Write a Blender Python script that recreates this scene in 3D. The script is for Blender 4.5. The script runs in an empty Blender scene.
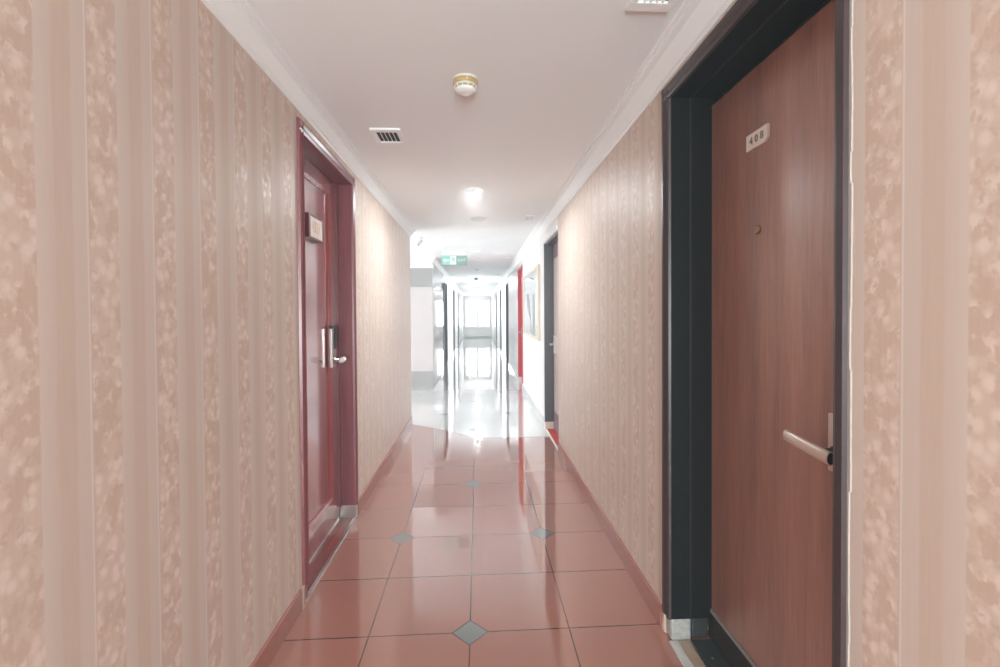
import bpy, bmesh, math, random
from mathutils import Vector, Matrix
random.seed(4)
C = bpy.context.scene.collection
S = 0.8                      # survey units -> metres (floor tiles are 0.40 m)

# ------------------------------------------------------------------ helpers
class MB:
    """collects shapes (in survey units) into one mesh object"""
    def __init__(self): self.bm = bmesh.new(); self.mi = 0
    def face(self, vs):
        f = self.bm.faces.new([self.bm.verts.new(v) for v in vs]); f.material_index = self.mi; return f
    def box(self, x0, x1, y0, y1, z0, z1, bev=0, mi=None):
        m = self.mi if mi is None else mi
        r = bmesh.ops.create_cube(self.bm, size=1)
        vs = r['verts']
        for v in vs:
            v.co = Vector((x0+(v.co.x+.5)*(x1-x0), y0+(v.co.y+.5)*(y1-y0), z0+(v.co.z+.5)*(z1-z0)))
        fs = set(f for v in vs for f in v.link_faces)
        for f in fs: f.material_index = m
        if bev:
            es = list(set(e for v in vs for e in v.link_edges))
            rr = bmesh.ops.bevel(self.bm, geom=es, offset=bev, segments=2, affect='EDGES', profile=.5)
            for f in rr['faces']: f.material_index = m
        return self
    def prism(self, prof, axis, a, b, mi=None):
        """profile polygon in the two other axes, extruded along axis from a to b"""
        m = self.mi if mi is None else mi
        def P(u, v, t):
            return {'x': (t, u, v), 'y': (u, t, v), 'z': (u, v, t)}[axis]
        A = [self.bm.verts.new(P(u, v, a)) for u, v in prof]; B = [self.bm.verts.new(P(u, v, b)) for u, v in prof]
        n = len(prof)
        fs = [self.bm.faces.new(A), self.bm.faces.new(B[::-1])]
        for i in range(n): fs.append(self.bm.faces.new((A[i], B[i], B[(i+1) % n], A[(i+1) % n])))
        for f in fs: f.material_index = m
        return self
    def lathe(self, c, prof, n=32, mi=None, axis='z', sq=(1, 1)):
        """profile of (radius, height) pairs turned about the axis through c"""
        m = self.mi if mi is None else mi
        rings = []
        for r, h in prof:
            ring = []
            for k in range(n):
                a = 2*math.pi*k/n; u, v = r*math.cos(a)*sq[0], r*math.sin(a)*sq[1]
                d = {'z': (u, v, h), 'x': (h, u, v), 'y': (u, h, v)}[axis]
                ring.append(self.bm.verts.new((c[0]+d[0], c[1]+d[1], c[2]+d[2])))
            rings.append(ring)
        for i in range(len(rings)-1):
            for k in range(n):
                f = self.bm.faces.new((rings[i][k], rings[i][(k+1) % n], rings[i+1][(k+1) % n], rings[i+1][k]))
                f.material_index = m; f.smooth = True
        for ring in (rings[0], rings[-1]):
            f = self.bm.faces.new(ring); f.material_index = m
        return self
    def tube(self, pts, rad, n=14, mi=None, flat=1.0):
        m = self.mi if mi is None else mi
        pts = [Vector(p) for p in pts]; rings = []
        if not hasattr(rad, '__len__'): rad = [rad]*len(pts)
        for i, p in enumerate(pts):
            d = (pts[min(i+1, len(pts)-1)] - pts[max(i-1, 0)]).normalized()
            up = Vector((0, 0, 1)) if abs(d.z) < .9 else Vector((1, 0, 0))
            s = d.cross(up).normalized(); t = s.cross(d)
            rings.append([self.bm.verts.new(p + s*math.cos(2*math.pi*k/n)*rad[i]*flat + t*math.sin(2*math.pi*k/n)*rad[i]) for k in range(n)])
        for i in range(len(rings)-1):
            for k in range(n):
                f = self.bm.faces.new((rings[i][k], rings[i][(k+1) % n], rings[i+1][(k+1) % n], rings[i+1][k]))
                f.material_index = m; f.smooth = True
        for ring in (rings[0], rings[-1]): self.bm.faces.new(ring).material_index = m
        return self
    def build(self, name, mats, parent=None, origin=(0, 0, 0)):
        """origin in survey units, world; parent is an object placed in world metres"""
        bmesh.ops.recalc_face_normals(self.bm, faces=self.bm.faces)
        o3 = Vector(origin)
        for v in self.bm.verts: v.co = (v.co - o3)*S
        me = bpy.data.meshes.new(name); self.bm.to_mesh(me); self.bm.free()
        for m in (mats if isinstance(mats, (list, tuple)) else [mats]): me.materials.append(m)
        o = bpy.data.objects.new(name, me); C.objects.link(o)
        w = o3*S
        if parent is not None:
            o.parent = parent; w = w - world(parent)
        o.location = w
        return o

def world(o):
    v = Vector(o.location)
    while o.parent is not None: o = o.parent; v += Vector(o.location)
    return v
def empty(name, loc):
    o = bpy.data.objects.new(name, None); C.objects.link(o); o.location = Vector(loc)*S; o.empty_display_size = .1
    return o
def tag(o, label=None, cat=None, group=None, kind=None):
    if label: o['label'] = label
    if cat: o['category'] = cat
    if group: o['group'] = group
    if kind: o['kind'] = kind
    return o
def struct(o, label=None, cat=None): return tag(o, label, cat, None, 'structure')

def text_mesh(name, body, size, mat, loc, rot, parent, depth=.0015, sx=1):
    cu = bpy.data.curves.new(name, 'FONT'); cu.body = body; cu.size = size*S; cu.extrude = depth*S
    cu.align_x = 'CENTER'; cu.align_y = 'CENTER'
    tmp = bpy.data.objects.new(name+'_t', cu); C.objects.link(tmp)
    bpy.context.view_layer.update()
    me = bpy.data.meshes.new_from_object(tmp.evaluated_get(bpy.context.evaluated_depsgraph_get()))
    bpy.data.objects.remove(tmp); bpy.data.curves.remove(cu)
    M = Matrix.Rotation(rot[2], 4, 'Z') @ Matrix.Rotation(rot[0], 4, 'X')
    for v in me.vertices: v.co = M @ Vector((v.co.x*sx, v.co.y, v.co.z))
    me.materials.clear(); me.materials.append(mat)
    o = bpy.data.objects.new(name, me); C.objects.link(o)
    w = Vector(loc)*S
    if parent is not None: o.parent = parent; w = w - world(parent)
    o.location = w
    return o

def srgb(r, g, b):
    return tuple((c/255/12.92 if c/255 <= .04045 else ((c/255+.055)/1.055)**2.4) for c in (r, g, b)) + (1,)

# ------------------------------------------------------------------ materials
class NT:
    def __init__(self, name):
        self.m = bpy.data.materials.new(name); self.m.use_nodes = True
        self.t = self.m.node_tree; self.b = self.t.nodes['Principled BSDF']
    def n(self, typ, **k):
        o = self.t.nodes.new(typ)
        for a, v in k.items(): setattr(o, a, v)
        return o
    def l(self, a, b): self.t.links.new(a, b)
    def math(self, op, a, b=None, clamp=False):
        o = self.n('ShaderNodeMath', operation=op, use_clamp=clamp)
        for i, v in enumerate((a, b)):
            if v is None: continue
            if isinstance(v, (int, float)): o.inputs[i].default_value = v
            else: self.l(v, o.inputs[i])
        return o.outputs[0]
    def mix(self, f, a, b):
        o = self.n('ShaderNodeMix', data_type='RGBA')
        for s, v in ((o.inputs[0], f), (o.inputs[6], a), (o.inputs[7], b)):
            if isinstance(v, (int, float)): s.default_value = v
            elif isinstance(v, tuple): s.default_value = v
            else: self.l(v, s)
        return o.outputs[2]
    def noise(self, vec, scale, detail=3, rough=.5):
        o = self.n('ShaderNodeTexNoise'); o.inputs['Scale'].default_value = scale
        o.inputs['Detail'].default_value = detail; o.inputs['Roughness'].default_value = rough
        if vec is not None: self.l(vec, o.inputs['Vector'])
        return o.outputs['Fac']
    def ramp(self, f, stops, interp='LINEAR'):
        o = self.n('ShaderNodeValToRGB'); o.color_ramp.interpolation = interp
        e = o.color_ramp.elements
        while len(e) > 1: e.remove(e[0])
        e[0].position = stops[0][0]; e[0].color = stops[0][1]
        for p, c in stops[1:]:
            x = e.new(p); x.color = c
        self.l(f, o.inputs[0]); return o.outputs[0]
    def coords(self):
        tc = self.n('ShaderNodeTexCoord'); s = self.n('ShaderNodeSeparateXYZ'); self.l(tc.outputs['Object'], s.inputs[0])
        return tc.outputs['Object'], s.outputs[0], s.outputs[1], s.outputs[2]
    def bump(self, h, strength, dist=.01):
        o = self.n('ShaderNodeBump'); o.inputs['Strength'].default_value = strength; o.inputs['Distance'].default_value = dist
        self.l(h, o.inputs['Height']); self.l(o.outputs[0], self.b.inputs['Normal'])
    def set(self, **k):
        for a, v in k.items():
            s = self.b.inputs[a.replace('_', ' ')]
            if isinstance(v, (int, float, tuple)): s.default_value = v
            else: self.l(v, s)
        return self.m

def plain(name, col, rough=.5, metal=0, ior=1.45, nz=.0, scale=8, bump=0):
    t = NT(name); vec, x, y, z = t.coords()
    f = t.noise(vec, scale, 4)
    d = tuple(c*(1-nz) for c in col[:3])+(1,); u = tuple(min(1, c*(1+nz)) for c in col[:3])+(1,)
    if bump: t.bump(f, bump, .004)
    return t.set(Base_Color=t.mix(f, d, u), Roughness=rough, Metallic=metal, IOR=ior)

W = (1, 1, 1, 1); K = (0, 0, 0, 1)
def polish(t, stops, rough):
    """a mirror-polished top layer whose strength grows towards grazing view"""
    lw = t.n('ShaderNodeLayerWeight'); lw.inputs[0].default_value = .5
    f = t.ramp(lw.outputs['Facing'], [(p, (v, v, v, 1)) for p, v in stops])
    g = t.n('ShaderNodeBsdfGlossy'); g.inputs['Roughness'].default_value = rough; g.inputs[0].default_value = (.97, .97, .97, 1)
    m = t.n('ShaderNodeMixShader'); t.l(f, m.inputs[0]); t.l(t.b.outputs[0], m.inputs[1]); t.l(g.outputs[0], m.inputs[2])
    t.l(m.outputs[0], t.t.nodes['Material Output'].inputs['Surface']); return t.m
def wallpaper(name, phase):
    t = NT(name); vec, x, y, z = t.coords()
    u = t.math('FRACT', t.math('DIVIDE', t.math('SUBTRACT', y, phase*S), .232*S))
    band = t.ramp(u, [(0, K), (.015, W), (.40, W), (.42, K), (1, K)])
    base = t.ramp(u, [(0, (.57, .425, .345, 1)), (.40, (.57, .425, .345, 1)), (.415, (.63, .54, .48, 1)), (.58, (.60, .49, .425, 1)),
                      (.61, (.58, .455, .38, 1)), (.79, (.58, .455, .38, 1)), (.82, (.61, .505, .445, 1)), (.965, (.61, .505, .445, 1)), (.985, (.70, .63, .60, 1)), (1, (.61, .47, .41, 1))])
    mp = t.n('ShaderNodeMapping'); mp.inputs['Scale'].default_value = (1, 1, .85); t.l(vec, mp.inputs[0])
    n1 = t.noise(mp.outputs[0], 36, 5, .65); n2 = t.noise(mp.outputs[0], 9, 2)
    vo = t.n('ShaderNodeTexVoronoi'); vo.inputs['Scale'].default_value = 42; t.l(mp.outputs[0], vo.inputs['Vector'])
    fl = t.ramp(t.math('ADD', t.math('MULTIPLY', n1, .75), t.math('MULTIPLY', n2, .35)), [(.5, K), (.575, W)])
    fl = t.math('MULTIPLY', fl, t.ramp(vo.outputs['Distance'], [(.25, W), (.6, (.35, .35, .35, 1))]))
    fl = t.math('MULTIPLY', fl, band)
    mp2 = t.n('ShaderNodeMapping'); mp2.inputs['Scale'].default_value = (1, 1, .06); t.l(vec, mp2.inputs[0])
    st = t.noise(mp2.outputs[0], 160, 3); col = t.mix(t.math('MULTIPLY', t.math('SUBTRACT', st, .3), .35), base, (.71, .63, .58, 1))
    col = t.mix(t.math('MULTIPLY', fl, .6), col, (.82, .72, .655, 1))
    # silvery print: smoother where flowers and pale lines are
    rough = t.math('SUBTRACT', .52, t.math('MULTIPLY', fl, .14))
    t.bump(t.math('ADD', fl, t.math('MULTIPLY', st, .25)), .2, .001)
    t.set(Base_Color=col, Roughness=rough, IOR=1.5, Specular_IOR_Level=.2)
    return polish(t, [(0, .0), (.6, .0), (.72, .04), (.82, .14), (.9, .32), (.97, .55)], .42)

def tiles():
    t = NT('red_polished_floor_tile'); vec, x, y, z = t.coords()
    X = t.math('DIVIDE', x, .5*S); Y = t.math('DIVIDE', t.math('SUBTRACT', y, 2.268*S), .5*S)
    def near(v):    # distance to nearest integer
        return t.math('ABSOLUTE', t.math('SUBTRACT', v, t.math('ROUND', v)))
    g = t.math('MINIMUM', near(X), near(Y))
    joint = t.math('LESS_THAN', g, .0068)
    # diamonds: lattice of period 2 x 4 tiles, with a half-shifted copy
    def dia(X, Y):
        dx = t.math('MULTIPLY', near(t.math('DIVIDE', X, 2)), 2); dy = t.math('MULTIPLY', near(t.math('DIVIDE', Y, 4)), 4)
        return t.math('ADD', dx, dy)
    d = t.math('MINIMUM', dia(X, Y), dia(t.math('ADD', X, 1), t.math('ADD', Y, 2)))
    ins = t.math('LESS_THAN', t.math('ABSOLUTE', X), 1.6)
    inlay = t.math('MULTIPLY', ins, t.math('LESS_THAN', d, .172)); rim = t.math('MULTIPLY', ins, t.math('LESS_THAN', d, .184))
    cell = t.n('ShaderNodeCombineXYZ'); t.l(t.math('FLOOR', X), cell.inputs[0]); t.l(t.math('FLOOR', Y), cell.inputs[1])
    wn = t.n('ShaderNodeTexWhiteNoise', noise_dimensions='3D'); t.l(cell.outputs[0], wn.inputs[0])
    fine = t.noise(vec, 260, 2); cloud = t.noise(vec, 3, 3)
    col = t.mix(wn.outputs['Value'], (.37, .16, .12, 1), (.41, .18, .135, 1))
    col = t.mix(t.math('MULTIPLY', fine, .35), col, (.42, .22, .175, 1))
    col = t.mix(t.math('MULTIPLY', cloud, .25), col, (.34, .12, .08, 1))
    # daylight wash over the lobby and far floor, painted into the red tile colour
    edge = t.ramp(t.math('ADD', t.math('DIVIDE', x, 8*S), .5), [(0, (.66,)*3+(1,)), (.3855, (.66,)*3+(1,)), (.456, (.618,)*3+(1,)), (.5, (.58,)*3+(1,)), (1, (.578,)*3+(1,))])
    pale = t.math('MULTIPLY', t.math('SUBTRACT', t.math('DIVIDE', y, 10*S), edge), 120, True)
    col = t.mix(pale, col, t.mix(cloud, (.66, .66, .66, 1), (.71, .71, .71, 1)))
    wear = t.math('GREATER_THAN', t.noise(vec, 5, 2), .5)
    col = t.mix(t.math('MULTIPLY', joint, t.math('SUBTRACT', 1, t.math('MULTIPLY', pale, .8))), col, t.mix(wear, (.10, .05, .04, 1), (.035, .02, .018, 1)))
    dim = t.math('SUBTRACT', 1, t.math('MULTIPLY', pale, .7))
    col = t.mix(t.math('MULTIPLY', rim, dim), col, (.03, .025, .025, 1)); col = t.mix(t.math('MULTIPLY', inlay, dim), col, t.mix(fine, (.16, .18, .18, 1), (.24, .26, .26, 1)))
    r = t.math('ADD', .045, t.math('MULTIPLY', t.math('MAXIMUM', joint, inlay), .05))
    hh = t.math('MULTIPLY', t.noise(vec, 7, 1), .5)
    t.bump(t.math('SUBTRACT', hh, joint), .02, .002)
    t.set(Base_Color=col, Roughness=r, IOR=1.5, Specular_IOR_Level=.15)
    return polish(t, [(0, .0), (.3, .03), (.4, .08), (.5, .22), (.60, .32), (.75, .33), (.83, .50), (.97, .85)], .045)

def wood(name, c1, c2, c3, rough, ior=1.5, sc=1.0, horiz=False, lac=None):
    t = NT(name); vec, x, y, z = t.coords()
    mp = t.n('ShaderNodeMapping'); mp.inputs['Scale'].default_value = (1, 1, .045) if not horiz else (1, .045, 1); t.l(vec, mp.inputs[0])
    a = t.noise(mp.outputs[0], 9*sc, 5, .6); b = t.noise(mp.outputs[0], 90*sc, 4, .6)
    f = t.math('ADD', t.math('MULTIPLY', a, .6), t.math('MULTIPLY', b, .4))
    col = t.ramp(f, [(.34, c1), (.5, c2), (.66, c3)])
    pores = t.ramp(t.noise(mp.outputs[0], 420*sc, 2), [(.30, W), (.42, K)])
    col = t.mix(t.math('MULTIPLY', pores, .35), col, tuple(c*.55 for c in c1[:3])+(1,))
    t.bump(b, .06, .001)
    t.set(Base_Color=col, Roughness=rough, IOR=ior)
    return polish(t, lac, .13 if ior > 1.5 or rough < .3 else .32) if lac else t.m

M = {}
M['paperL'] = wallpaper('striped_floral_wallpaper_left', .967)
M['paperR'] = wallpaper('striped_floral_wallpaper_right', .947)
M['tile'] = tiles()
M['basetile'] = plain('red_baseboard_tile', (.36, .14, .105, 1), .16, ior=1.55, nz=.12, scale=30)
M['white'] = plain('white_wall_paint', (.77, .77, .775, 1), .4, nz=.015, scale=3)
M['whitegloss'] = plain('white_gloss_skirting', (.60, .60, .61, 1), .10, ior=1.55, nz=.02)
M['ceil'] = plain('white_ceiling_paint', (.85, .865, .875, 1), .55, nz=.015, scale=2.2, ior=1.45)
M['crown'] = plain('white_plaster_cornice', (.85, .865, .875, 1), .35, nz=.02, scale=12)
M['blk'] = plain('black_door_frame_paint', (.008, .008, .009, 1), .5, nz=.15, scale=40)
M['brnframe'] = plain('dark_brown_frame_face', (.05, .03, .032, 1), .38, nz=.2, scale=25)
M['char'] = plain('charcoal_door_frame_paint', (.085, .083, .095, 1), .4, nz=.1, scale=30)
M['veneer'] = wood('brown_door_veneer', (.20, .085, .062, 1), (.33, .145, .105, 1), (.44, .21, .15, 1), .38, sc=1.6, lac=[(0, .05), (.3, .08), (.6, .12), (.9, .4)])
M['red'] = wood('red_mahogany_lacquer', (.20, .035, .04, 1), (.32, .06, .065, 1), (.40, .09, .09, 1), .2, ior=1.5, sc=1.2, lac=[(0, .0), (.4, .04), (.6, .2), (.75, .42), (.95, .8)])
M['reddark'] = wood('dark_red_frame_lacquer', (.15, .035, .045, 1), (.22, .055, .065, 1), (.28, .075, .085, 1), .3, sc=1.2)
M['redsill'] = wood('scuffed_red_threshold', (.12, .02, .018, 1), (.22, .04, .035, 1), (.42, .2, .16, 1), .22, sc=2, horiz=True)
M['brightred'] = plain('bright_red_paint', (.55, .035, .05, 1), .35, nz=.1)
M['redmat'] = plain('red_door_mat', (.55, .06, .04, 1), .8, nz=.2, scale=90)
M['chrome'] = plain('brushed_steel', (.62, .60, .58, 1), .28, metal=1, nz=.05, scale=60)
M['steelwhite'] = plain('satin_nickel', (.72, .60, .54, 1), .42, metal=.4, nz=.05, scale=60)
M['brass'] = plain('aged_brass', (.45, .30, .17, 1), .3, metal=1, nz=.1, scale=60)
M['darkplast'] = plain('black_plastic', (.02, .02, .022, 1), .3, nz=.1)
M['vinyl'] = plain('white_plastic', (.88, .88, .87, 1), .35, nz=.02)
M['plaque'] = plain('ivory_plate', (.86, .79, .75, 1), .4, nz=.03, scale=30)
M['ink'] = plain('grey_print', (.26, .23, .23, 1), .6, nz=.1)
M['cream'] = plain('cream_digit', (.82, .62, .42, 1), .4, nz=.05)
M['silicone'] = plain('translucent_white_silicone', (.42, .41, .39, 1), .15, nz=.5, scale=45, bump=.8)
M['greystone'] = plain('pale_grey_stone', (.55, .54, .52, 1), .3, nz=.15, scale=20)
M['greyseal'] = plain('grey_seal_strip', (.32, .29, .28, 1), .35, nz=.1)
M['stone'] = plain('tan_stone_threshold', (.46, .34, .26, 1), .3, nz=.2, scale=14)
M['bronzestrip'] = plain('brown_anodised_strip', (.10, .07, .06, 1), .22, metal=.6, nz=.15, scale=30)
M['smoked'] = plain('smoked_glass_strip', (.05, .055, .055, 1), .08, nz=.1)
M['yellowed'] = plain('yellowed_plastic_ring', (.55, .36, .16, 1), .4, nz=.1)
M['offwhite'] = plain('aged_white_plastic', (.70, .69, .64, 1), .35, nz=.05)
M['ductdark'] = plain('dark_duct', (.02, .018, .018, 1), .7, nz=.1)
M['greyband'] = plain('grey_wall_tile', (.34, .34, .34, 1), .4, nz=.04)
M['beigewall'] = plain('pale_rose_wall_paint', (.56, .52, .52, 1), .5, nz=.03)
M['endwall'] = plain('pale_grey_wall_paint', (.62, .62, .61, 1), .5, nz=.02)
M['frame'] = plain('white_window_frame', (.72, .72, .72, 1), .35, nz=.03)
M['palewood'] = plain('pale_maple_frame', (.66, .58, .48, 1), .4, nz=.1, scale=20)
M['paper'] = plain('white_art_paper', (.74, .74, .75, 1), .5, nz=.02)
M['brush'] = plain('grey_brushstroke', (.10, .10, .105, 1), .6, nz=.25, scale=20)
M['peach'] = plain('pale_peach_veneer', (.62, .52, .48, 1), .3, nz=.05)
M['purple'] = plain('muted_purple_paint', (.24, .14, .2, 1), .35, nz=.35, scale=22)
M['blk'].node_tree.nodes['Principled BSDF'].inputs['Specular IOR Level'].default_value = .12
M['caulk'] = plain('pale_caulk', (.44, .39, .36, 1), .6, nz=.1)
M['plaster'] = plain('bare_plaster', (.62, .40, .31, 1), .8, nz=.2, scale=50, bump=.4)

def glass(name, rough=0, tint=(1, 1, 1, 1)):
    t = NT(name)
    tr = t.n('ShaderNodeBsdfTransparent'); tr.inputs[0].default_value = tint
    gl = t.n('ShaderNodeBsdfGlossy'); gl.inputs['Roughness'].default_value = rough
    lw = t.n('ShaderNodeLayerWeight'); lw.inputs[0].default_value = .5
    fr = t.ramp(lw.outputs['Facing'], [(0, (.04,)*3+(1,)), (.6, (.09,)*3+(1,)), (.85, (.2,)*3+(1,)), (1, (.6,)*3+(1,))])
    mx = t.n('ShaderNodeMixShader'); t.l(fr, mx.inputs[0]); t.l(tr.outputs[0], mx.inputs[1]); t.l(gl.outputs[0], mx.inputs[2])
    t.l(mx.outputs[0], t.t.nodes['Material Output'].inputs['Surface']); return t.m
M['glass'] = glass('window_glass', tint=(.97, .98, .98, 1))
M['polish'] = plain('white_back_painted_glass', (.72, .73, .74, 1), .03, ior=1.75, nz=.01)
def emit(name, col, s):
    t = NT(name); return t.set(Base_Color=col, Emission_Color=col, Emission_Strength=s, Roughness=.3)
M['signlit'] = emit('lit_green_sign_face', (.22, .62, .50, 1), .08)
M['signdim'] = emit('dim_green_sign_face', (.20, .38, .33, 1), .05)
M['signwhite'] = emit('lit_white_pictogram', (.85, .9, .9, 1), .1)

# ------------------------------------------------------------------ the setting
XL, XR, ZC = -.916, .970, 2.80
Y0, YE = -3.6, 30.2
XLOB = -4.6                       # the side lobby's far wall
TH = .12

# floor
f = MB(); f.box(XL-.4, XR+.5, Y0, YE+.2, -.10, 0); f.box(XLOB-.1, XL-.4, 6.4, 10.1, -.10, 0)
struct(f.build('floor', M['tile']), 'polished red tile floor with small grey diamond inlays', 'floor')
c = MB(); c.box(XL-.4, XR+.5, Y0, YE+.2, ZC, ZC+.1); c.box(XLOB-.1, XL-.4, 6.4, 10.1, ZC, ZC+.1)
struct(c.build('ceiling', M['ceil']), 'smooth white corridor ceiling', 'ceiling')

DOORS_R = [(1.09, 2.205, 2.672), (5.20, 6.235, 2.54), (9.35, 10.40, 2.59), (13.7, 14.85, 2.55), (17.8, 18.9, 2.54), (21.95, 23.05, 2.53)]
DOORS_L = [(2.53, 3.64, 2.652), (13.35, 14.45, 2.55), (17.95, 19.1, 2.55), (21.9, 23.0, 2.55)]
TW = .42                          # wall thickness
w = MB()
ys = Y0
for i, (a, b, zt) in enumerate(DOORS_R):
    paper = 0 if ys < 5.3 else 1
    w.box(XR, XR+TW, ys, a, 0, ZC, mi=paper)
    hm = 0 if i == 0 else 1
    w.box(XR, XR+TW, a, b, zt, ZC, mi=hm)
    ys = b
w.box(XR, XR+TW, ys, YE, 0, ZC, mi=1)
struct(w.build('wall_right', [M['paperR'], M['white']]), 'right wall: striped floral wallpaper near, white paint farther on', 'wall')

w = MB()
w.box(XL-TW, XL, Y0, 2.53, 0, ZC); w.box(XL-TW, XL, 2.53, 3.64, 2.652, ZC); w.box(XL-TW, XL, 3.64, 6.65, 0, ZC)
struct(w.build('wall_left', M['paperL']), 'left wall covered in striped floral wallpaper', 'wall')
w = MB(); ys = 13.05
for a, b, zt in DOORS_L[1:]:
    w.box(XL-TW, XL, ys, a, 0, ZC); w.box(XL-TW, XL, a, b, zt, ZC); ys = b
w.box(XL-TW, XL, ys, YE, 0, ZC)
struct(w.build('wall_left_far', M['white']), 'white left wall of the far stretch of corridor', 'wall')

# lobby walls : a back wall facing the camera with grey bands, and the side with the big window
w = MB()
w.box(XLOB, XL, 9.90, 10.1, .363, 2.171, mi=0); w.box(XLOB, XL, 9.90, 10.1, 0, .363, mi=1)
w.box(XLOB, XL, 9.90, 10.1, 2.171, 2.58, mi=1); w.box(XLOB, XL, 9.90, 10.1, 2.58, ZC, mi=2)
struct(w.build('wall_lobby', [M['beigewall'], M['greyband'], M['white']]), 'lobby wall end with grey bands above and below pale rose paint', 'wall')
w = MB(); w.box(XLOB, XL-TW, 6.45, 6.65, 0, ZC)
struct(w.build('wall_lobby_front', M['white']), 'white lobby wall behind the wallpapered wall', 'wall')
w = MB()
wy0, wy1, wz0, wz1 = 6.75, 9.75, .05, 2.70
w.box(XLOB-.2, XLOB, 6.45, wy0, 0, ZC); w.box(XLOB-.2, XLOB, wy1, 10.1, 0, ZC)
w.box(XLOB-.2, XLOB, wy0, wy1, 0, wz0); w.box(XLOB-.2, XLOB, wy0, wy1, wz1, ZC)
struct(w.build('wall_lobby_side', M['white']), 'white lobby wall holding the tall side window', 'wall')

# end wall with its window, and the wall behind the camera
def wall_with_hole(name, y0, y1, hx0, hx1, hz0, hz1, mat, label, x0=XL, x1=XR):
    w = MB(); w.box(x0-.2, hx0, y0, y1, 0, ZC); w.box(hx1, x1+.2, y0, y1, 0, ZC)
    w.box(hx0, hx1, y0, y1, 0, hz0); w.box(hx0, hx1, y0, y1, hz1, ZC)
    struct(w.build(name, mat), label, 'wall')
wall_with_hole('wall_end', YE, YE+.2, -.72, .80, .74, 2.46, M['endwall'], 'pale grey wall closing the far end of the corridor')
wall_with_hole('wall_back', Y0-.2, Y0, -.62, .68, .6, 2.45, M['white'], 'white wall behind the viewpoint')

def window(name, xs, y0, y1, z0, z1, label, axis='x', fr=.05):
    """xs: list of pane edges along the wall; y0..y1 the reveal"""
    t = empty(name, ((xs[0][0]+xs[-1][1])/2, (y0+y1)/2, z0) if axis == 'x' else ((y0+y1)/2, (xs[0][0]+xs[-1][1])/2, z0))
    struct(t, label, 'window')
    def bx(m, a, b, c, d, e, g):
        m.box(a, b, c, d, e, g) if axis == 'x' else m.box(c, d, a, b, e, g)
    m = MB(); ym = (y0+y1)/2
    lo, hi = xs[0][0]-fr, xs[-1][1]+fr
    bx(m, lo, hi, ym-.03, ym+.03, z0-fr, z0); bx(m, lo, hi, ym-.03, ym+.03, z1, z1+fr)
    edges = [lo] + [e for p in xs for e in p] + [hi]
    for i in range(0, len(edges), 2): bx(m, edges[i], edges[i+1], ym-.03, ym+.03, z0, z1)
    m.build('window_frame', M['frame'], t)
    for a, b in xs:
        g = MB(); bx(g, a-.01, b+.01, ym-.004, ym+.004, z0-.01, z1+.01); g.build('pane', M['glass'], t)
    return t
window('window_1', [(-.657, -.065), (.099, .73)], YE+.03, YE+.17, .775, 2.43, 'bright two-pane window at the far end of the corridor', fr=.035)
window('window_2', [(wy0+.05, 7.72), (7.78, 8.72), (8.78, wy1-.05)], XLOB-.14, XLOB-.06, wz0+.05, wz1-.05, 'tall three-pane lobby window to the left', axis='y')
window('added_back_window', [(-.57, .0), (.06, .63)], Y0-.16, Y0-.04, .65, 2.40, 'unseen two-pane window added behind the viewpoint')  # unseen window, added to bring light into the near corridor

# window surround on the end wall
m = MB()
for a, b, c_, d in ((-.80, -.72, .66, 2.56), (.80, .89, .66, 2.56)): m.box(a, b, YE-.03, YE, c_, d, .006)
m.box(-.72, .80, YE-.03, YE, 2.46, 2.56, .006); m.box(-.84, .93, YE-.07, YE, .66, .74, .008)
struct(m.build('trim_1', M['frame']), 'pale moulded surround of the end window', 'trim')
for i, (a, b) in enumerate(((XL, XL+.07), (XR-.07, XR))):
    m = MB(); m.box(a, b, YE-.12, YE, 0, 2.72)
    struct(m.build('trim_%d' % (i+2), M['whitegloss']), ['white corner pilaster left of the end window', 'white corner pilaster right of the end window'][i], 'trim')

# cornices
def crown(name, x, sgn, d, y0, y1, label, mat='crown'):
    p = [(x-sgn*.01, 2.70), (x+sgn*.006, 2.70), (x+sgn*.010, 2.712), (x+sgn*.020, 2.716), (x+sgn*(.02+.25*(d-.04)), 2.735), (x+sgn*(.02+.7*(d-.04)), 2.768),
         (x+sgn*(d-.018), 2.774), (x+sgn*(d-.016), 2.786), (x+sgn*(d-.002), 2.788), (x+sgn*d, 2.80), (x-sgn*.01, 2.80)]
    m = MB(); m.prism(p, 'y', y0, y1); struct(m.build(name, M[mat]), label, 'trim')
crown('trim_4', XL, 1, .085, Y0, 6.65, 'white stepped cornice along the left wallpapered wall')
crown('trim_5', XR, -1, .11, Y0, YE, 'white stepped cornice along the whole right wall')
crown('trim_6', XL, 1, .085, 9.82, YE, 'white cornice along the far left wall')
p = [(9.91, 2.70), (9.88, 2.70), (9.875, 2.72), (9.84, 2.76), (9.82, 2.785), (9.81, 2.80), (9.91, 2.80)]
m = MB()
m.prism([(9.91, 2.58), (9.885, 2.58), (9.88, 2.60), (9.86, 2.62), (9.86, 2.63), (9.91, 2.64)], 'x', XLOB, XL+.02)
struct(m.build('trim_7', M['crown']), 'thin white moulding above the grey band of the lobby wall', 'trim')

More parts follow.
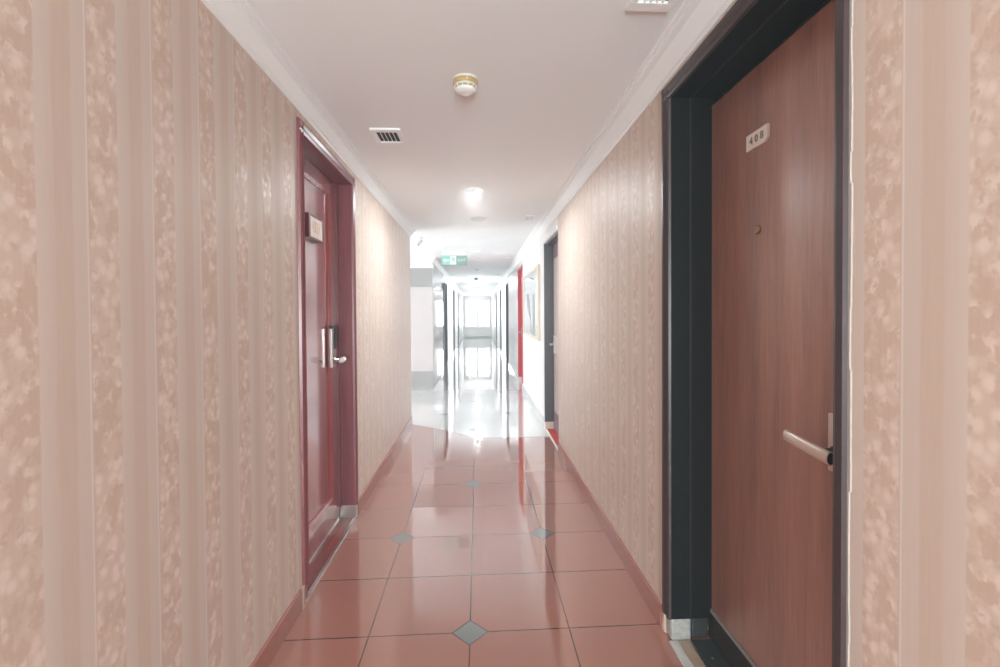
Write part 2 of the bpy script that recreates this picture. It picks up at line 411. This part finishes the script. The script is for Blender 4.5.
# baseboards
def baseb(name, x, sgn, segs, h, mat, label):
    m = MB()
    for a, b in segs: m.prism([(x-sgn*.01, 0), (x+sgn*.012, 0), (x+sgn*.012, h-.006), (x+sgn*.006, h), (x-sgn*.01, h)], 'y', a, b)
    struct(m.build(name, M[mat]), label, 'baseboard')
baseb('baseboard_left', XL, 1, [(Y0, 2.50), (3.66, 6.66)], .117, 'basetile', 'red tile skirting along the left wall')
baseb('baseboard_right', XR, -1, [(Y0, 1.07), (2.24, 5.19)], .117, 'basetile', 'red tile skirting along the right wallpapered wall')
baseb('baseboard_right_far', XR, -1, [(6.25, 9.33), (10.42, 13.68), (14.87, 17.78), (18.92, 21.93), (23.07, YE)], .117, 'whitegloss', 'white glossy skirting along the far right wall')
baseb('baseboard_left_far', XL, 1, [(14.47, 17.93), (19.12, 21.88), (23.02, YE)], .117, 'whitegloss', 'white glossy skirting along the far left wall')
m = MB(); m.box(XL+.07, XR-.07, YE-.02, YE, 0, .09, .003)
struct(m.build('baseboard_end', M['greyband']), 'grey skirting below the end window', 'baseboard')

# white glass partition between the lobby wall and the far left wall
t = empty('glass_partition', (XL, 11.5, 0)); tag(t, 'pale glossy wall panel left of the exit sign, mirroring the end window', 'partition')
g = MB(); g.box(XL-.03, XL, 10.1, 12.96, .02, 2.70); g.build('panel', M['polish'], t)
g = MB(); g.box(XL-.05, XL+.015, 12.96, 13.05, .0, 2.46, .004); g.build('post', M['char'], t)
g = MB(); g.box(XL-.05, XL, 10.1, 13.05, 2.70, 2.80); g.box(XL-.06, XL-.031, 10.1, 13.05, 0, 2.7); g.build('rail', M['white'], t)
g = MB(); g.box(XL-.02, XL+.05, 12.90, 12.99, 2.28, 2.46, .005); g.build('door_closer', M['darkplast'], t)

# ------------------------------------------------------------------ doors
def lever(parent, x, y, z, sgn, out, tip, mat, r=.011):
    """sgn: direction out of the leaf; tip: (dx,dy,dz) of the grip end from the neck"""
    b = MB(); b.lathe((x, y, z), [(.024, 0), (.024, sgn*.006), (.02, sgn*.009)], 20, axis='x')
    b.build('rosette', mat, parent)
    n = MB(); n.tube([(x, y, z), (x+sgn*out*.5, y, z), (x+sgn*out*.9, y, z)], r*.9)
    n.build('neck', mat, parent)
    X = x+sgn*out
    g = MB(); g.tube([(X, y-tip[1]*.12, z), (X, y, z), (X+tip[0]*.4, y+tip[1]*.35, z+tip[2]*.25), (X+tip[0]*.8, y+tip[1]*.7, z+tip[2]*.65), (X+tip[0], y+tip[1], z+tip[2])],
                     [r*1.25, r*1.35, r*1.25, r*1.15, r*.85], flat=.55)
    g.build('grip', mat, parent)

# door 408, near right : black frame, brown veneer leaf
a, b, zt = 1.09, 2.205, 2.672
t = struct(empty('door_1', (1.1, (a+b)/2, 0)), 'brown veneer door numbered 408 in a deep black frame', 'door')
fr = MB()
fr.box(XR-.006, 1.20, 2.135, 2.21, .112, 2.61); fr.box(XR-.006, 1.20, 1.089, 1.122, .0, 2.61)
fr.box(XR-.006, 1.20, 1.089, 2.21, 2.61, 2.672)
fr.box(1.185, 1.30, 2.10, 2.21, .112, 2.61); fr.box(1.165, 1.185, 2.155, 2.17, .14, 2.585)
fr.box(1.06, 1.068, 2.131, 2.14, .112, 2.612, mi=1); fr.box(1.06, 1.068, 1.12, 2.14, 2.606, 2.612, mi=1)
F = fr.build('door_frame', [M['blk'], M['darkplast']], t)
cs = MB()
cs.prism([(XR, 2.132), (XR-.012, 2.135), (XR-.018, 2.150), (XR-.010, 2.165), (XR-.018, 2.185), (XR-.018, 2.20), (XR, 2.212)], 'z', .112, 2.672)
cs.prism([(XR, 1.124), (XR-.012, 1.121), (XR-.016, 1.11), (XR-.016, 1.088), (XR, 1.084)], 'z', 0, 2.672)
cs.prism([(XR, 2.606), (XR-.012, 2.609), (XR-.018, 2.622), (XR-.010, 2.636), (XR-.018, 2.655), (XR-.018, 2.668), (XR, 2.674)], 'y', 1.088, 2.205)
cs.build('architrave', M['brnframe'], t)
dl = MB(); dl.box(1.17, 1.23, 1.10, 2.165, .158, 2.575, .003)
L = dl.build('door_leaf', M['veneer'], t)
st = MB(); st.box(1.163, 1.20, 1.12, 2.17, .140, .158, .002); tag(st.build('weather_strip', M['greyseal'], t), 'thin metal strip')
rs = MB(); rs.box(1.174, 1.22, 1.10, 2.17, 0, .142); rs.build('bottom_rail', M['bronzestrip'], t)
pl = MB()
pr = [(1.702, 2.252), (1.708, 2.246), (1.835, 2.246), (1.835, 2.311), (1.700, 2.311), (1.695, 2.262)]
pl.prism([(1.715, 2.250), (1.838, 2.250), (1.838, 2.313), (1.700, 2.313), (1.700, 2.262)], 'x', 1.160, 1.170)
P = tag(pl.build('number_plate', M['plaque'], t), 'ivory plate reading 408')
text_mesh('number', '4 0 8', .042, M['ink'], (1.1588, 1.768, 2.281), (math.pi/2, 0, -math.pi/2), P, sx=1.05)
pk = MB(); pk.lathe((1.170, 1.772, 1.920), [(.017, 0), (.017, -.006), (.012, -.010), (.009, -.007)], 24, axis='x')
pk.build('peephole', M['brass'], t)
lp = MB(); lp.box(1.160, 1.171, 1.325, 1.392, 1.087, 1.270, .003); LP = lp.build('lock_plate', M['steelwhite'], t)
hd = MB(); hd.lathe((1.160, 1.355, 1.153), [(.02, 0), (.02, -.01), (.015, -.012), (.013, -.05)], 20, axis='x'); hd.build('neck', M['darkplast'], LP)
g = MB(); g.tube([(1.104, 1.31, 1.150), (1.103, 1.345, 1.152), (1.103, 1.40, 1.157), (1.104, 1.46, 1.163), (1.108, 1.515, 1.168), (1.112, 1.525, 1.1685)],
                 [.0215, .0215, .0212, .0205, .0195, .012], n=20, flat=.6)
H = g.build('door_handle', M['steelwhite'], LP)
g = MB(); g.lathe((1.104, 1.3095, 1.150), [(.018, -.002), (.018, .002)], 20, axis='y', sq=(.6, 1)); g.build('handle_end', M['darkplast'], LP)
# threshold, silicone stub
th = MB()
th.box(.962, 1.004, 1.10, 2.14, -.01, .006, mi=3); th.box(1.004, 1.056, 1.10, 2.14, -.01, .005, mi=0); th.box(1.056, 1.066, 1.10, 2.14, -.01, .012, mi=1)
th.box(1.066, 1.172, 1.10, 2.14, -.01, .004, mi=2)
for yy in (1.30, 2.02): th.lathe((1.115, yy, .004), [(.006, 0), (.005, .003)], 10, mi=1)
struct(th.build('trim_8', [M['stone'], M['chrome'], M['smoked'], M['greystone']]), 'cream stone threshold with a metal strip under door 408', 'trim')
sb = MB(); sb.box(.972, 1.072, 2.137, 2.20, .004, .113, .012)
sb.box(1.078, 1.16, 2.15, 2.20, .004, .113, .01, mi=1)
so = sb.build('frame_foot', [M['silicone'], M['smoked']], t); tag(so, 'clear silicone wrapped foot of the frame')
# bare edge of the wallpapered wall beside the frame
pe = MB()
pts = []
for k in range(36):
    z = .0+k*(2.67/35); pts.append((z, .001+.006*random.random()))
for k in range(35):
    pe.prism([(XR-.004, 1.0875), (XR-.004, 1.082-pts[k][1]), (XR+.01, 1.082-pts[k][1]), (XR+.01, 1.0875)], 'z', pts[k][0], pts[k+1][0])
struct(pe.build('trim_9', M['caulk']), 'ragged white caulk line beside the near edge of door 408', 'trim')
pe = MB()
pe.box(XR-.006, XR+.01, 2.206, 2.236, 0, .16, .003)
struct(pe.build('trim_10', M['plaster']), 'torn peach wallpaper edge at the foot of door 408', 'trim')

# red panelled door, near left
a, b, zt = 2.53, 3.64, 2.652
t = struct(empty('door_2', (-1.0, (a+b)/2, 0)), 'glossy red panelled door with card lock on the left', 'door')
fr = MB()
fr.box(-1.08, XL+.004, 2.532, 2.60, .0, 2.59); fr.box(-1.08, XL+.004, 3.585, 3.638, .112, 2.59)
fr.box(-1.08, XL+.004, 2.532, 3.638, 2.588, 2.65)
fr.box(-1.06, -1.015, 3.570, 3.59, .11, 2.59)
fr.build('door_frame', M['reddark'], t)
cs = MB()
cs.prism([(XL, 2.60), (XL+.014, 2.596), (XL+.02, 2.58), (XL+.012, 2.565), (XL+.018, 2.545), (XL+.014, 2.532), (XL, 2.528)], 'z', .10, 2.65)
cs.prism([(XL, 3.582), (XL+.014, 3.586), (XL+.02, 3.602), (XL+.012, 3.614), (XL+.018, 3.632), (XL+.014, 3.640), (XL, 3.644)], 'z', .112, 2.65)
cs.prism([(XL, 2.582), (XL+.014, 2.586), (XL+.02, 2.602), (XL+.012, 2.618), (XL+.018, 2.638), (XL+.014, 2.652), (XL, 2.656)], 'y', 2.53, 3.642)
cs.build('architrave', M['reddark'], t)
dl = MB()
x1 = -1.03
dl.box(x1-.05, x1, 2.60, 2.745, .012, 2.585, .002); dl.box(x1-.05, x1, 3.42, 3.575, .012, 2.585, .002)
dl.box(x1-.05, x1, 2.745, 3.42, .012, .225, .002); dl.box(x1-.05, x1, 2.745, 3.42, 2.485, 2.585, .002)
dl.box(x1-.045, x1-.012, 2.745, 3.42, .225, 2.485)
L = dl.build('door_leaf', M['red'], t)
mo = MB()
def mould(y0, y1, z0, z1):
    p = .018; q = .010
    mo.prism([(x1-.012, z1), (x1+q, z1), (x1+q, z1-.008), (x1-.002, z1-p-.006), (x1-.012, z1-p-.008)], 'y', y0, y1)
    mo.prism([(x1-.012, z0), (x1+q, z0), (x1+q, z0+.008), (x1-.002, z0+p+.006), (x1-.012, z0+p+.008)], 'y', y0, y1)
    mo.prism([(x1-.012, y0), (x1+q, y0), (x1+q, y0+.008), (x1-.002, y0+p+.006), (x1-.012, y0+p+.008)], 'z', z0, z1)
    mo.prism([(x1-.012, y1), (x1+q, y1), (x1+q, y1-.008), (x1-.002, y1-p-.006), (x1-.012, y1-p-.008)], 'z', z0, z1)
mould(2.745, 3.42, .225, 2.485); mo.build('panel_moulding', M['red'], L)
# number box on the leaf
nb = MB(); nb.box(x1-.012, -1.008, 2.925, 3.21, 2.078, 2.232, .002)
NB = nb.build('number_box', M['reddark'], t)
nf = MB()
nf.box(-1.008, -.998, 2.925, 2.955, 2.078, 2.232, .002); nf.box(-1.008, -.998, 3.192, 3.21, 2.078, 2.232, .002)
nf.box(-1.008, -.998, 2.955, 3.192, 2.078, 2.090, .002); nf.box(-1.008, -.998, 2.955, 3.192, 2.222, 2.232, .002)
nf.build('box_rim', M['reddark'], NB)
pn = MB(); pn.box(-1.008, -1.004, 2.955, 3.192, 2.090, 2.222); pn.build('number_panel', M['plaque'], NB)
text_mesh('number', '407', .118, M['cream'], (-1.0035, 3.072, 2.156), (math.pi/2, 0, math.pi/2), NB, sx=.92)
# card lock
lk = MB(); lk.box(x1, -1.005, 3.375, 3.47, 1.205, 1.502, .006); LK = lk.build('card_lock', M['chrome'], t)
q = MB(); q.box(-1.005, -.996, 3.425, 3.466, 1.34, 1.492, .003); q.build('card_reader', M['darkplast'], LK)
q = MB(); q.box(x1, -1.003, 3.373, 3.472, 1.488, 1.512, .004); q.build('reader_cap', M['darkplast'], LK)
g = MB(); g.lathe((-1.005, 3.42, 1.255), [(.022, 0), (.022, .006), (.013, .009), (.012, .045)], 20, axis='x'); g.build('neck', M['chrome'], LK)
g = MB(); g.tube([(-.968, 3.425, 1.252), (-.955, 3.42, 1.254), (-.94, 3.41, 1.26), (-.925, 3.398, 1.268), (-.918, 3.392, 1.271)], [.018, .021, .02, .018, .012], n=18, flat=.7)
g.build('door_handle', M['vinyl'], LK)
# threshold strips
th = MB(); th.box(x1-.01, XL-.008, 2.60, 3.585, -.01, .008, mi=0)
th.box(XL-.010, XL+.006, 2.55, 3.60, -.01, .014, mi=1); th.box(x1-.004, x1+.010, 2.60, 3.585, .004, .018, mi=1)
struct(th.build('trim_11', [M['redsill'], M['chrome']]), 'scuffed red threshold with metal strips under the red panelled door', 'trim')
ft = MB(); ft.box(-1.03, XL+.012, 3.588, 3.636, .004, .110, .003)
tag(ft.build('frame_foot', M['chrome'], t), 'metal foot of the frame')
ft = MB(); ft.prism([(XL, 2.500), (XL, 2.530), (XL, 2.530)][0:2]+[(XL+.016, 2.530), (XL+.016, 2.500)], 'z', 0, .118)
struct(ft.build('trim_12', M['stone']), 'bare cream skirting end at the foot of the red panelled door', 'trim')

# door beyond the wallpaper, right : dark jamb, pale leaf, purple panels
a, b, zt = 5.20, 6.235, 2.54
t = struct(empty('door_3', (1.1, (a+b)/2, 0)), 'pale door in a charcoal frame at the end of the wallpaper', 'door')
fr = MB(); fr.box(XR-.012, 1.10, 6.20, 6.24, .105, 2.545); fr.box(XR+.01, 1.10, 5.195, 5.235, 0, 2.545); fr.box(XR+.01, 1.10, 5.2, 6.235, 2.515, 2.545)
fr.build('door_frame', M['char'], t)
g = MB(); g.box(1.085, 1.13, 5.235, 6.20, .26, 2.33, .002); g.build('door_leaf', M['peach'], t)
g = MB(); g.box(1.08, 1.13, 5.235, 6.20, 2.33, 2.515, .002); g.build('transom_panel', M['purple'], t)
g = MB(); g.box(1.08, 1.13, 5.235, 6.20, .012, .26, .002); g.build('kick_plate', M['purple'], t)
g = MB(); g.box(1.062, 1.086, 6.05, 6.11, 1.05, 1.30, .003); LK = g.build('lock_plate', M['chrome'], t)
lever(LK, 1.062, 6.08, 1.18, -1, .05, (0, -.16, 0), M['chrome'])
g = MB(); g.box(XR-.004, 1.098, 6.196, 6.238, .004, .105, .003); tag(g.build('frame_foot', M['palewood'], t), 'pale foot of the frame')
th = MB(); th.box(XR-.006, XR+.012, 5.21, 6.22, -.01, .012, mi=1); th.box(XR+.012, 1.08, 5.235, 6.20, -.01, .008, mi=0)
struct(th.build('trim_13', [M['redmat'], M['vinyl']]), 'red threshold with a white strip under the pale door', 'trim')
pe = MB(); pe.box(XR-.016, XR+.01, 6.236, 6.262, 0, 2.56, .003); pe.box(XR-.016, XR+.01, 5.20, 6.26, 2.541, 2.60, .003)
struct(pe.build('trim_14', M['white']), 'white casing round the charcoal door frame', 'trim')

# the red door beyond the picture, and the row of dark doors far along
def far_door(idx, xw, sgn, a, b, zt, mj, ml, label, dep=.16):
    t = struct(empty('door_%d' % idx, (xw+sgn*.1, (a+b)/2, 0)), label, 'door')
    f = MB(); lo, hi = sorted((xw-sgn*.012, xw+sgn*dep))
    zf = .15 if mj is M['brightred'] else 0
    if zf:
        q = MB(); q.box(lo, hi, b-.045, b+.004, .002, zf-.003, .003); q.box(lo, hi, a-.004, a+.045, .002, zf-.003, .003); tag(q.build('frame_foot', M['white'], t), 'white foot of the frame')
    f.box(lo, hi, b-.045, b+.004, zf, zt+.004, .003); f.box(lo, hi, a-.004, a+.045, zf, zt+.004, .003); f.box(lo, hi, a+.045, b-.045, zt-.045, zt+.004, .003)
    f.build('door_frame', mj, t)
    lo, hi = sorted((xw+sgn*(dep-.03), xw+sgn*(dep+.02)))
    g = MB(); g.box(lo, hi, a+.045, b-.045, .01, zt-.045, .002); LF = g.build('door_leaf', ml, t)
    lo, hi = sorted((xw+sgn*(dep-.045), xw+sgn*(dep-.03)))
    g = MB(); g.box(lo, hi, b-.16, b-.10, 1.06, 1.28, .002); LK = g.build('lock_plate', M['chrome'], t)
    lever(LK, xw+sgn*(dep-.045), b-.13, 1.17, -sgn, .05, (0, -.15, 0), M['chrome'])
    return t
far_door(4, XR, 1, 9.35, 10.40, 2.59, M['brightred'], M['brightred'], 'bright red framed door beyond the framed picture', .10)
lab = {5: 'first dark framed door beyond the red one on the right', 6: 'second dark framed door beyond the red one on the right', 7: 'farthest dark framed door on the right',
       8: 'nearest dark framed door of the far left wall', 9: 'middle dark framed door of the far left wall', 10: 'farthest dark framed door of the far left wall'}
for k, (a, b, zt) in enumerate(DOORS_R[3:]): far_door(5+k, XR, 1, a, b, zt, M['char'], M['veneer'], lab[5+k])
for k, (a, b, zt) in enumerate(DOORS_L[1:]): far_door(8+k, XL, -1, a, b, zt, M['char'], M['veneer'], lab[8+k])

# ------------------------------------------------------------------ things
# framed picture on the right wall
t = empty('framed_picture', (XR, 7.75, 1.2)); tag(t, 'large pale wood framed picture with a grey brush stroke on white wall', 'picture')
y0, y1, z0, z1 = 6.70, 8.95, 1.185, 2.315
m = MB()
X0, X1 = XR-.032, XR-.001
m.box(X0, X1, y0, y0+.17, z0, z1, .004); m.box(X0, X1, y1-.12, y1, z0, z1, .004)
m.box(X0, X1, y0+.17, y1-.12, z0, z0+.045, .004); m.box(X0, X1, y0+.17, y1-.12, z1-.045, z1, .004)
m.build('picture_frame', M['palewood'], t)
m = MB(); m.box(XR-.016, XR-.002, y0+.17, y1-.12, z0+.045, z1-.045); SH = m.build('art_sheet', M['paper'], t)
m = MB(); m.prism([(8.42, 1.95), (8.08, 1.93), (7.88, 1.72), (7.72, 1.50), (7.86, 1.485), (8.34, 1.70)], 'x', XR-.0185, XR-.016)
m.prism([(7.88, 1.48), (7.80, 1.49), (7.64, 1.26), (7.72, 1.25)], 'x', XR-.0185, XR-.016)
m.build('brush_stroke', M['brush'], SH)
m = MB(); m.box(XR-.0222, XR-.021, y0+.17, y1-.12, z0+.045, z1-.045); m.build('glazing', M['glass'], t)

# smoke detectors
def detector(x, y, r, label, old=False, group=None):
    t = empty('smoke_detector', (x, y, ZC)); tag(t, label, 'smoke detector', group)
    if old:
        b = MB(); b.lathe((x, y, ZC), [(r*1.02, 0), (r*1.02, -.006), (r, -.010)], 40); b.build('mounting_plate', M['offwhite'], t)
        b = MB(); b.lathe((x, y, ZC), [(r, -.010), (r*.99, -.030), (r*.95, -.033)], 40); b.build('housing', M['yellowed'], t)
        b = MB(); b.lathe((x, y, ZC), [(r*.93, -.033), (r*.93, -.040), (r*.88, -.042)], 40); b.build('ring', M['offwhite'], t)
        b = MB(); b.lathe((x, y, ZC), [(r*.86, -.042), (r*.84, -.053)], 40); b.build('vent_slots', M['yellowed'], t)
        for k in range(12):
            a = 2*math.pi*k/12 + .25
            b.__init__() if False else None
        v = MB()
        for k in range(12):
            a = 2*math.pi*k/12 + .26
            px, py = x+r*.88*math.cos(a), y+r*.88*math.sin(a)
            v.tube([(px, py, ZC-.040), (px, py, ZC-.054)], .004, 6)
        v.build('vent_ribs', M['offwhite'], t)
        b = MB(); b.lathe((x, y, ZC), [(r*.86, -.053), (r*.8, -.060), (r*.6, -.067), (r*.3, -.071), (.004, -.072)], 40); b.build('cap', M['vinyl'], t)
        b = MB(); b.lathe((x+.01, y-r*.99, ZC-.022), [(.004, 0), (.003, -.004)], 10, axis='y'); b.build('indicator', M['vinyl'], t)
    else:
        b = MB(); b.lathe((x, y, ZC), [(r, 0), (r, -.008), (r*.9, -.016)], 32); b.build('base', M['offwhite'], t)
        b = MB(); b.lathe((x, y, ZC), [(r*.7, -.016), (r*.65, -.03), (r*.4, -.038), (.004, -.04)], 32); b.build('cap', M['offwhite'], t)
    return t
detector(-.005, 2.385, .063, 'yellowed round smoke detector on the near ceiling', True)
detector(.067, 5.82, .105, 'flat grey smoke detector behind the near downlight')
detector(.04, 9.96, .09, 'small smoke detector just behind the exit sign')
detector(.035, 12.55, .08, 'smoke detector nearer of two small ones beyond the exit sign')
detector(.013, 24.4, .08, 'tiny smoke detector near the end window')

# downlights
def downlight(x, y, r, label, cat='ceiling light'):
    t = empty('downlight', (x, y, ZC)); tag(t, label, cat)
    b = MB(); b.lathe((x, y, ZC), [(r*1.02, 0), (r, -.006), (r*.84, -.008), (r*.80, -.002), (r*.80, .0)], 36); b.build('trim_ring', M['vinyl'], t)
    b = MB(); b.lathe((x, y, ZC), [(r*.80, -.0075), (r*.60, -.0055), (r*.3, -.0045)], 36); b.build('reflector', M['chrome'], t)
    b = MB(); b.lathe((x, y, ZC), [(r*.20, -.006), (r*.18, -.012), (r*.1, -.014)], 20); b.build('bulb', M['vinyl'], t)
downlight(.017, 4.50, .102, 'round recessed downlight with a white rim on the near ceiling')
downlight(.04, 8.85, .09, 'round downlight just behind the exit sign')
downlight(.02, 21.5, .09, 'round downlight two thirds down the far corridor')
downlight(.03, 16.4, .09, 'added round downlight midway down the far corridor')  # fixture added to carry a fill light
downlight(.01, 27.4, .09, 'last round downlight before the end window')

# vents
def vent(x0, x1, y0, y1, label, n=5, group=None):
    t = empty('air_vent', ((x0+x1)/2, (y0+y1)/2, ZC)); tag(t, label, 'vent')
    m = MB(); fx = (x1-x0)*.16; fy = (y1-y0)*.17
    m.box(x0, x1, y0, y0+fy, ZC-.014, ZC, .003); m.box(x0, x1, y1-fy, y1, ZC-.014, ZC, .003)
    m.box(x0, x0+fx, y0+fy, y1-fy, ZC-.014, ZC, .003); m.box(x1-fx, x1, y0+fy, y1-fy, ZC-.014, ZC, .003)
    m.build('vent_frame', M['vinyl'], t)
    m = MB(); m.box(x0+fx, x1-fx, y0+fy, y1-fy, ZC-.003, ZC-.0005); m.build('duct', M['ductdark'], t)
    a, b = x0+fx, x1-fx
    for k in range(1, n):
        xm = a+(b-a)*k/n; m = MB()
        m.prism([(xm-.006, ZC-.003), (xm-.002, ZC-.003), (xm+.006, ZC-.013), (xm+.002, ZC-.013)], 'y', y0+fy, y1-fy)
        m.build('slat', M['vinyl'], t)
vent(-.645, -.445, 3.02, 3.29, 'white square air vent with dark slots beside the red panelled door')
vent(.645, .82, 1.50, 1.80, 'white air vent above the wallpaper near door 408')
vent(.655, .765, 5.62, 5.90, 'small slotted air vent on the ceiling near the pale door')
vent(.66, .77, 9.85, 10.15, 'small air vent on the ceiling above the red door')
vent(.65, .76, 14.2, 14.5, 'small air vent near the first far dark door')
vent(-.63, -.53, 16.3, 16.6, 'small air vent on the far ceiling along the left wall')

# exit sign
sx0, sx1, sy, sz0, sz1 = -.590, -.137, 8.22, 2.463, 2.632
t = empty('exit_sign', ((sx0+sx1)/2, sy, ZC)); tag(t, 'green lit exit sign hanging from the ceiling', 'sign')
m = MB(); m.box(sx0, sx1, sy, sy+.03, sz0, sz1, .003); B = m.build('sign_box', M['signdim'], t)
m = MB(); m.box(sx0+.004, sx0+.16, sy-.003, sy, sz0+.006, sz1-.004, mi=0); m.build('lit_field', M['signlit'], B)
m = MB(); m.prism([(sx0+.022, 2.547), (sx0+.078, 2.590), (sx0+.078, 2.562), (sx0+.135, 2.562), (sx0+.135, 2.532), (sx0+.078, 2.532), (sx0+.078, 2.504)], 'y', sy-.006, sy-.003)
m.build('arrow', M['signwhite'], B)
m = MB(); m.box(sx0+.15, sx0+.262, sy-.005, sy, sz0+.008, sz1-.008)
PB = m.build('doorway_pictogram', M['signwhite'], B)
m = MB(); cx = sx0+.203
m.lathe((cx-.002, sy-.005, 2.598), [(.011, 0), (.011, -.002)], 14, axis='y')
for pts, r in (([(cx, 2.585), (cx+.008, 2.548)], .010), ([(cx+.006, 2.55), (cx-.018, 2.528), (cx-.02, 2.500)], .006), ([(cx+.008, 2.55), (cx+.024, 2.522), (cx+.036, 2.498)], .006),
               ([(cx-.002, 2.58), (cx-.028, 2.566), (cx-.034, 2.548)], .005), ([(cx+.002, 2.58), (cx+.026, 2.570), (cx+.036, 2.585)], .005)):
    m.tube([(u, sy-.0055, v) for u, v in pts], r, 8)
m.build('running_figure', M['signlit'], PB)
text_mesh('lettering', 'EXIT', .072, M['signwhite'], (sx0+.358, sy-.003, 2.547), (math.pi/2, 0, 0), B, sx=.98)
m = MB(); m.box(sx0, sx1, sy+.004, sy+.026, sz1, 2.704, .003); m.build('top_housing', M['vinyl'], t)
for xx in (sx0+.08, sx1-.08):
    m = MB(); m.tube([(xx, sy+.015, 2.70), (xx, sy+.015, ZC)], .005, 8); m.build('hanging_rod', M['vinyl'], t)
# two farther hanging signs seen small
for (x, y, w_, z0, z1, lb) in ((.00, 15.5, .11, 2.72, 2.80, 'small dark box on the ceiling between the far doors'), (.02, 20.0, .24, 2.70, 2.76, 'narrow green sign hanging far down the corridor')):
    t = empty('hanging_sign' if w_ > .2 else 'ceiling_box', (x, y, ZC)); tag(t, lb, 'sign' if w_ > .2 else 'ceiling box')
    m = MB(); m.box(x-w_/2, x+w_/2, y, y+.04, z0, z1, .004); m.build('body', M['signdim'] if w_ > .2 else M['char'], t)
    m = MB(); m.box(x-.02, x+.02, y+.01, y+.03, z1-.002, ZC, .002); m.build('bracket', M['vinyl'], t)

# camera-like fitting on the lobby ceiling
t = empty('security_camera', (-.845, 7.3, ZC)); tag(t, 'small white security camera hanging at the lobby opening', 'camera')
m = MB(); m.lathe((-.845, 7.3, ZC), [(.034, 0), (.034, -.008), (.012, -.014), (.009, -.05)], 20); m.build('mount', M['vinyl'], t)
m = MB(); m.tube([(-.83, 7.30, 2.745), (-.845, 7.27, 2.725), (-.862, 7.24, 2.69), (-.868, 7.23, 2.675)], [.02, .024, .024, .018], 16); m.build('body', M['offwhite'], t)
m = MB(); m.tube([(-.868, 7.23, 2.675), (-.872, 7.222, 2.666)], [.013, .012], 14); m.build('lens', M['greyband'], t)

# ------------------------------------------------------------------ light
sc = bpy.context.scene
wd = bpy.data.worlds.new('sky'); sc.world = wd; wd.use_nodes = True
wd.node_tree.nodes['Background'].inputs[0].default_value = (.93, .97, 1, 1); wd.node_tree.nodes['Background'].inputs[1].default_value = 2.0
hz = wd.node_tree.nodes.new('ShaderNodeVolumeScatter'); hz.inputs['Density'].default_value = .029; hz.inputs['Color'].default_value = (.98, .99, 1, 1)
wd.node_tree.links.new(hz.outputs[0], wd.node_tree.nodes['World Output'].inputs['Volume'])
def area(name, loc, rot, sx, sy, power, col=(1, 1, 1), spread=180):
    l = bpy.data.lights.new(name, 'AREA'); l.shape = 'RECTANGLE'; l.size = sx*S; l.size_y = sy*S; l.energy = power; l.color = col; l.spread = math.radians(spread)
    o = bpy.data.objects.new(name, l); C.objects.link(o); o.location = Vector(loc)*S; o.rotation_euler = rot; return o
P2 = math.pi/2
LW = dict(end=85, lobby=155, back=262)
area('end_window_daylight', (.04, YE+.24, 1.6), (-P2, 0, 0), 1.8, 2.0, LW['end'])           # shines toward -Y
area('lobby_window_daylight', (XLOB-.4, 8.25, 1.4), (0, -P2, 0), 2.6, 3.0, LW['lobby'])        # shines toward +X
area('added_back_fill', (.03, Y0-.35, 1.2), (P2+.42, 0, 0), 1.3, 1.8, LW['back'], (.84, .97, 1))      # unseen fill light added behind the camera, shines toward +Y
for k, (x, y, p) in enumerate(((.017, 4.5, 22), (.03, 16.4, 80), (.02, 21.5, 42), (.01, 27.4, 10))):  # fill light added at ceiling downlights that are themselves off
    l = bpy.data.lights.new('added_downlight_fill', 'AREA'); l.energy = p; l.shape = 'DISK'; l.size = .15; l.color = (.90, .98, 1)
    o = bpy.data.objects.new('added_downlight_fill', l); C.objects.link(o); o.location = Vector((x, y, ZC-.0145))*S
skm = emit('overcast_sky', (.97, .99, 1, 1), 1.5)
for nm, bxs, lb in (('sky_backdrop', (-5, 5, YE+2.4, YE+2.5, -1, 6), 'white overcast sky beyond the end window'),
                    ('sky_backdrop', (XLOB-2.6, XLOB-2.5, 3, 14, -1, 6), 'white overcast sky beyond the lobby window')):
    g = MB(); g.box(*bxs); struct(g.build(nm, skm), lb, 'sky')
# ------------------------------------------------------------------ camera
yaw, pit, rol = .0551, -.0149, -.0061
fw = Vector((math.sin(yaw)*math.cos(pit), math.cos(yaw)*math.cos(pit), math.sin(pit)))
rt = Vector((math.cos(yaw), -math.sin(yaw), 0)); up = rt.cross(fw)
r2 = rt*math.cos(rol)+up*math.sin(rol); u2 = -rt*math.sin(rol)+up*math.cos(rol)
cd = bpy.data.cameras.new('camera'); cd.sensor_fit = 'HORIZONTAL'; cd.sensor_width = 36; cd.lens = 457.4/1000*36
cd.shift_x = -3.12/1000; cd.shift_y = -13.19/1000; cd.clip_start = .02; cd.clip_end = 200
co = bpy.data.objects.new('camera', cd); C.objects.link(co)
mw = Matrix((r2, u2, -fw)).transposed().to_4x4(); mw.translation = Vector((.0503, 0, 1.5918))*S
co.matrix_world = mw; sc.camera = co
sc.view_settings.view_transform = 'Standard'; sc.view_settings.look = 'None'; sc.view_settings.gamma = 1
sc.view_settings.use_curve_mapping = False; sc.view_settings.exposure = 0.46
sc.cycles.use_denoising = True; sc.cycles.diffuse_bounces = 10; sc.cycles.glossy_bounces = 6; sc.cycles.max_bounces = 14
sc.cycles.caustics_reflective = True; sc.cycles.sample_clamp_indirect = 6
